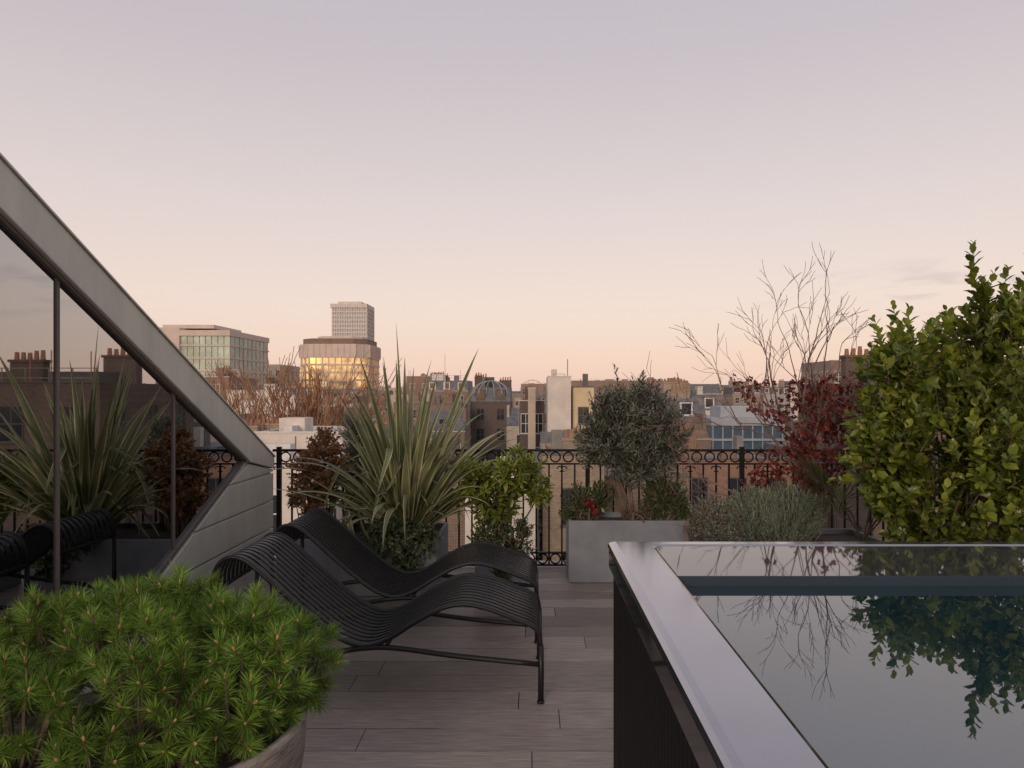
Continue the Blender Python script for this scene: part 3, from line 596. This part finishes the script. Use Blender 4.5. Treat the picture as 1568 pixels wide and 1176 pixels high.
bl('brick_building',-22,-13,150,14,1.5,'brown',floors=6,roof='mansard',chim=2)
bl('domed_brick_building',-9.2,-3.0,110,12,-.2,'dark',floors=5,roof='mansard',chim=3,frame='dframe')
bl('brick_building',-16,-9.6,100,10,-.6,'brown',floors=5,chim=3,frame='dframe')
bl('white_building',1.45,3.4,60,5,1.9,'white',floors=0,clutter=True)
bl('cream_building',3.6,5.4,61,9,1.2,'cream',floors=6,bay=1.6,ww=.8,wh=1.3,frame='dframe')
bl('frame_building',-1.0,1.3,66,8,.3,'dark',floors=5,bay=1.1,ww=.8,frame='white')
bl('stair_tower',-.2,.45,63,1.2,1.0,'beige',floors=0,clutter=False)
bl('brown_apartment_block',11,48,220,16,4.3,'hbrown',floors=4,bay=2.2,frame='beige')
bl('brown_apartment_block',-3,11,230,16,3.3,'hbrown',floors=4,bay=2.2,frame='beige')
bl('white_building',19,27,100,10,-1.3,'white',floors=4,roof='mansard',chim=2)
bl('white_building',10,14,77,9,-1.4,'white',floors=4,chim=1)
bl('brick_building',14.6,19,77,9,-1.6,'stock',floors=4,roof='mansard',chim=2)
bl('terrace_of_houses',62,86,220,12,.6,'stock',floors=4,roof='mansard',chim=6)
bl('brick_tower_block',46,53,110,12,5.5,'brown',floors=8,bay=2.2)
bl('white_building',38,45,105,12,.6,'white',floors=4,chim=1)
bl('dark_brick_building',17.2,29,36,10,1.6,'dark',floors=7,chim=2,frame='dframe')
bl('brick_building',9.5,17,46,8,-3.2,'red',floors=4,chim=1,bay=2.0,frame='dframe')
bl('brick_building',-7,-3.2,36,7,-3.4,'brown',floors=4,chim=1,frame='dframe')
bl('white_building',-3.0,.3,33,7,-3.6,'white',floors=4,roofm='lead')
bl('stock_brick_building',.6,3.6,35,8,-2.4,'stock',floors=5,bay=1.8,chim=1,frame='dframe')
bl('stock_brick_building',3.7,9,40,8,-3.6,'brown',floors=5,bay=1.8,chim=1,frame='dframe')
def hit(a): return any(a[0]<f[1]+.3 and a[1]>f[0]-.3 and a[2]<f[3]+.3 and a[3]>f[2]-.3 for f in foot)
trees=((-29,72.5,23),(-26,72.5,24),(-23.2,72.5,25),(-20.5,72.5,24.5),(-17.8,72.5,23.5),(-31.5,72.5,22.5),(-24.6,71.5,23),(-21.8,71.5,24),(27,90.5,19),(34,90.5,20))
for x,y,h in trees: foot.append((x-.4,x+.4,y-.4,y+.4))
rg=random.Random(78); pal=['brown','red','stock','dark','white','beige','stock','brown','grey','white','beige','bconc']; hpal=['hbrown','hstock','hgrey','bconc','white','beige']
for D,lo,hi in ((40,105,150),(50,78,120),(61,58,96),(76,42,74),(92,30,60),(112,18,46),(138,10,32),(175,2,22),(230,-3,15),(300,-8,12),(400,-9,8),(540,-9,6)):
    x=-.62*D
    while x<.85*D:
        wd=rg.uniform(2.8,7.5)*(1 if D<100 else (D/100)**.8); dp=rg.uniform(6.5,9)*(1 if D<150 else 1.5); yy=D+rg.uniform(-2,3)
        zt=1.5-rg.uniform(lo,hi)*D/1100; rt=rg.choice(['flat','flat','flat','flat','mansard','gable'])
        if rt=='mansard': zt-=2.4
        if not hit((x,x+wd,yy,yy+dp)):
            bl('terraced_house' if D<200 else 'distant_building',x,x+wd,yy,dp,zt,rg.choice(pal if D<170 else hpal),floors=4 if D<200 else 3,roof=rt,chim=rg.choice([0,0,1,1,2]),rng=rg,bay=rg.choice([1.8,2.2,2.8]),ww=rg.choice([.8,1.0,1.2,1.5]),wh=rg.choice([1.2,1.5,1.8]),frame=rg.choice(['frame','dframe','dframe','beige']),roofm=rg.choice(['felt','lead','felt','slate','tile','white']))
        x+=wd+rg.choice([.1,.1,1.5])
# mast, observation wheel, scaffold dome
e=emp('radio_mast',(-17.8,149.5,2)); b=B(); b.tube([(-17.8,149.7,1),(-17.8,149.7,9.5)],[.14,.05],6); b.box(-18.1,-17.5,149.6,149.8,5,5.1); b.done('pole',M['frame'],e)
e=emp('radio_mast',(-44,152,-20)); b=B(); b.tube([(-44,152,-20),(-44,152,8.5)],[.2,.12],6); b.done('pole',M['frame'],e)
e=emp('observation_wheel',(3,1100,0)); b=B(); a=np.linspace(0,2*math.pi,49)
for r_ in (19,18): b.tube(np.stack([3+r_*np.cos(a),a*0+1100,1+r_*np.sin(a)],1),.35,5)
for t in a[::3]: b.tube([(3,1100,1),(3+19*math.cos(t),1100,1+19*math.sin(t))],.12,3)
b.done('wheel',M['white'],e)
e=emp('scaffold_dome',(-6,105,2)); b=B()
for k in range(7):
    aa=np.linspace(0,math.pi,13); ph=k*math.pi/7; b.tube(np.stack([-6+2.8*np.cos(aa)*math.cos(ph),109.5+2.5*np.cos(aa)*math.sin(ph),1.2+2.0*np.sin(aa)],1),.05,4)
b.done('ribs',M['lead'],e)
# bare city trees
rng=random.Random(90)
for x,y,h in trees:
    e=emp('bare_street_tree',(x,y,-20)); b=B(); tips=[]; grow(b,np.array([x,y,-20.]),np.array([0,0,1.]),h*.31,.24,0,5,rng,.52,3,.79,.09,tips,5,.045); b.done('branches',M['barkc'],e)
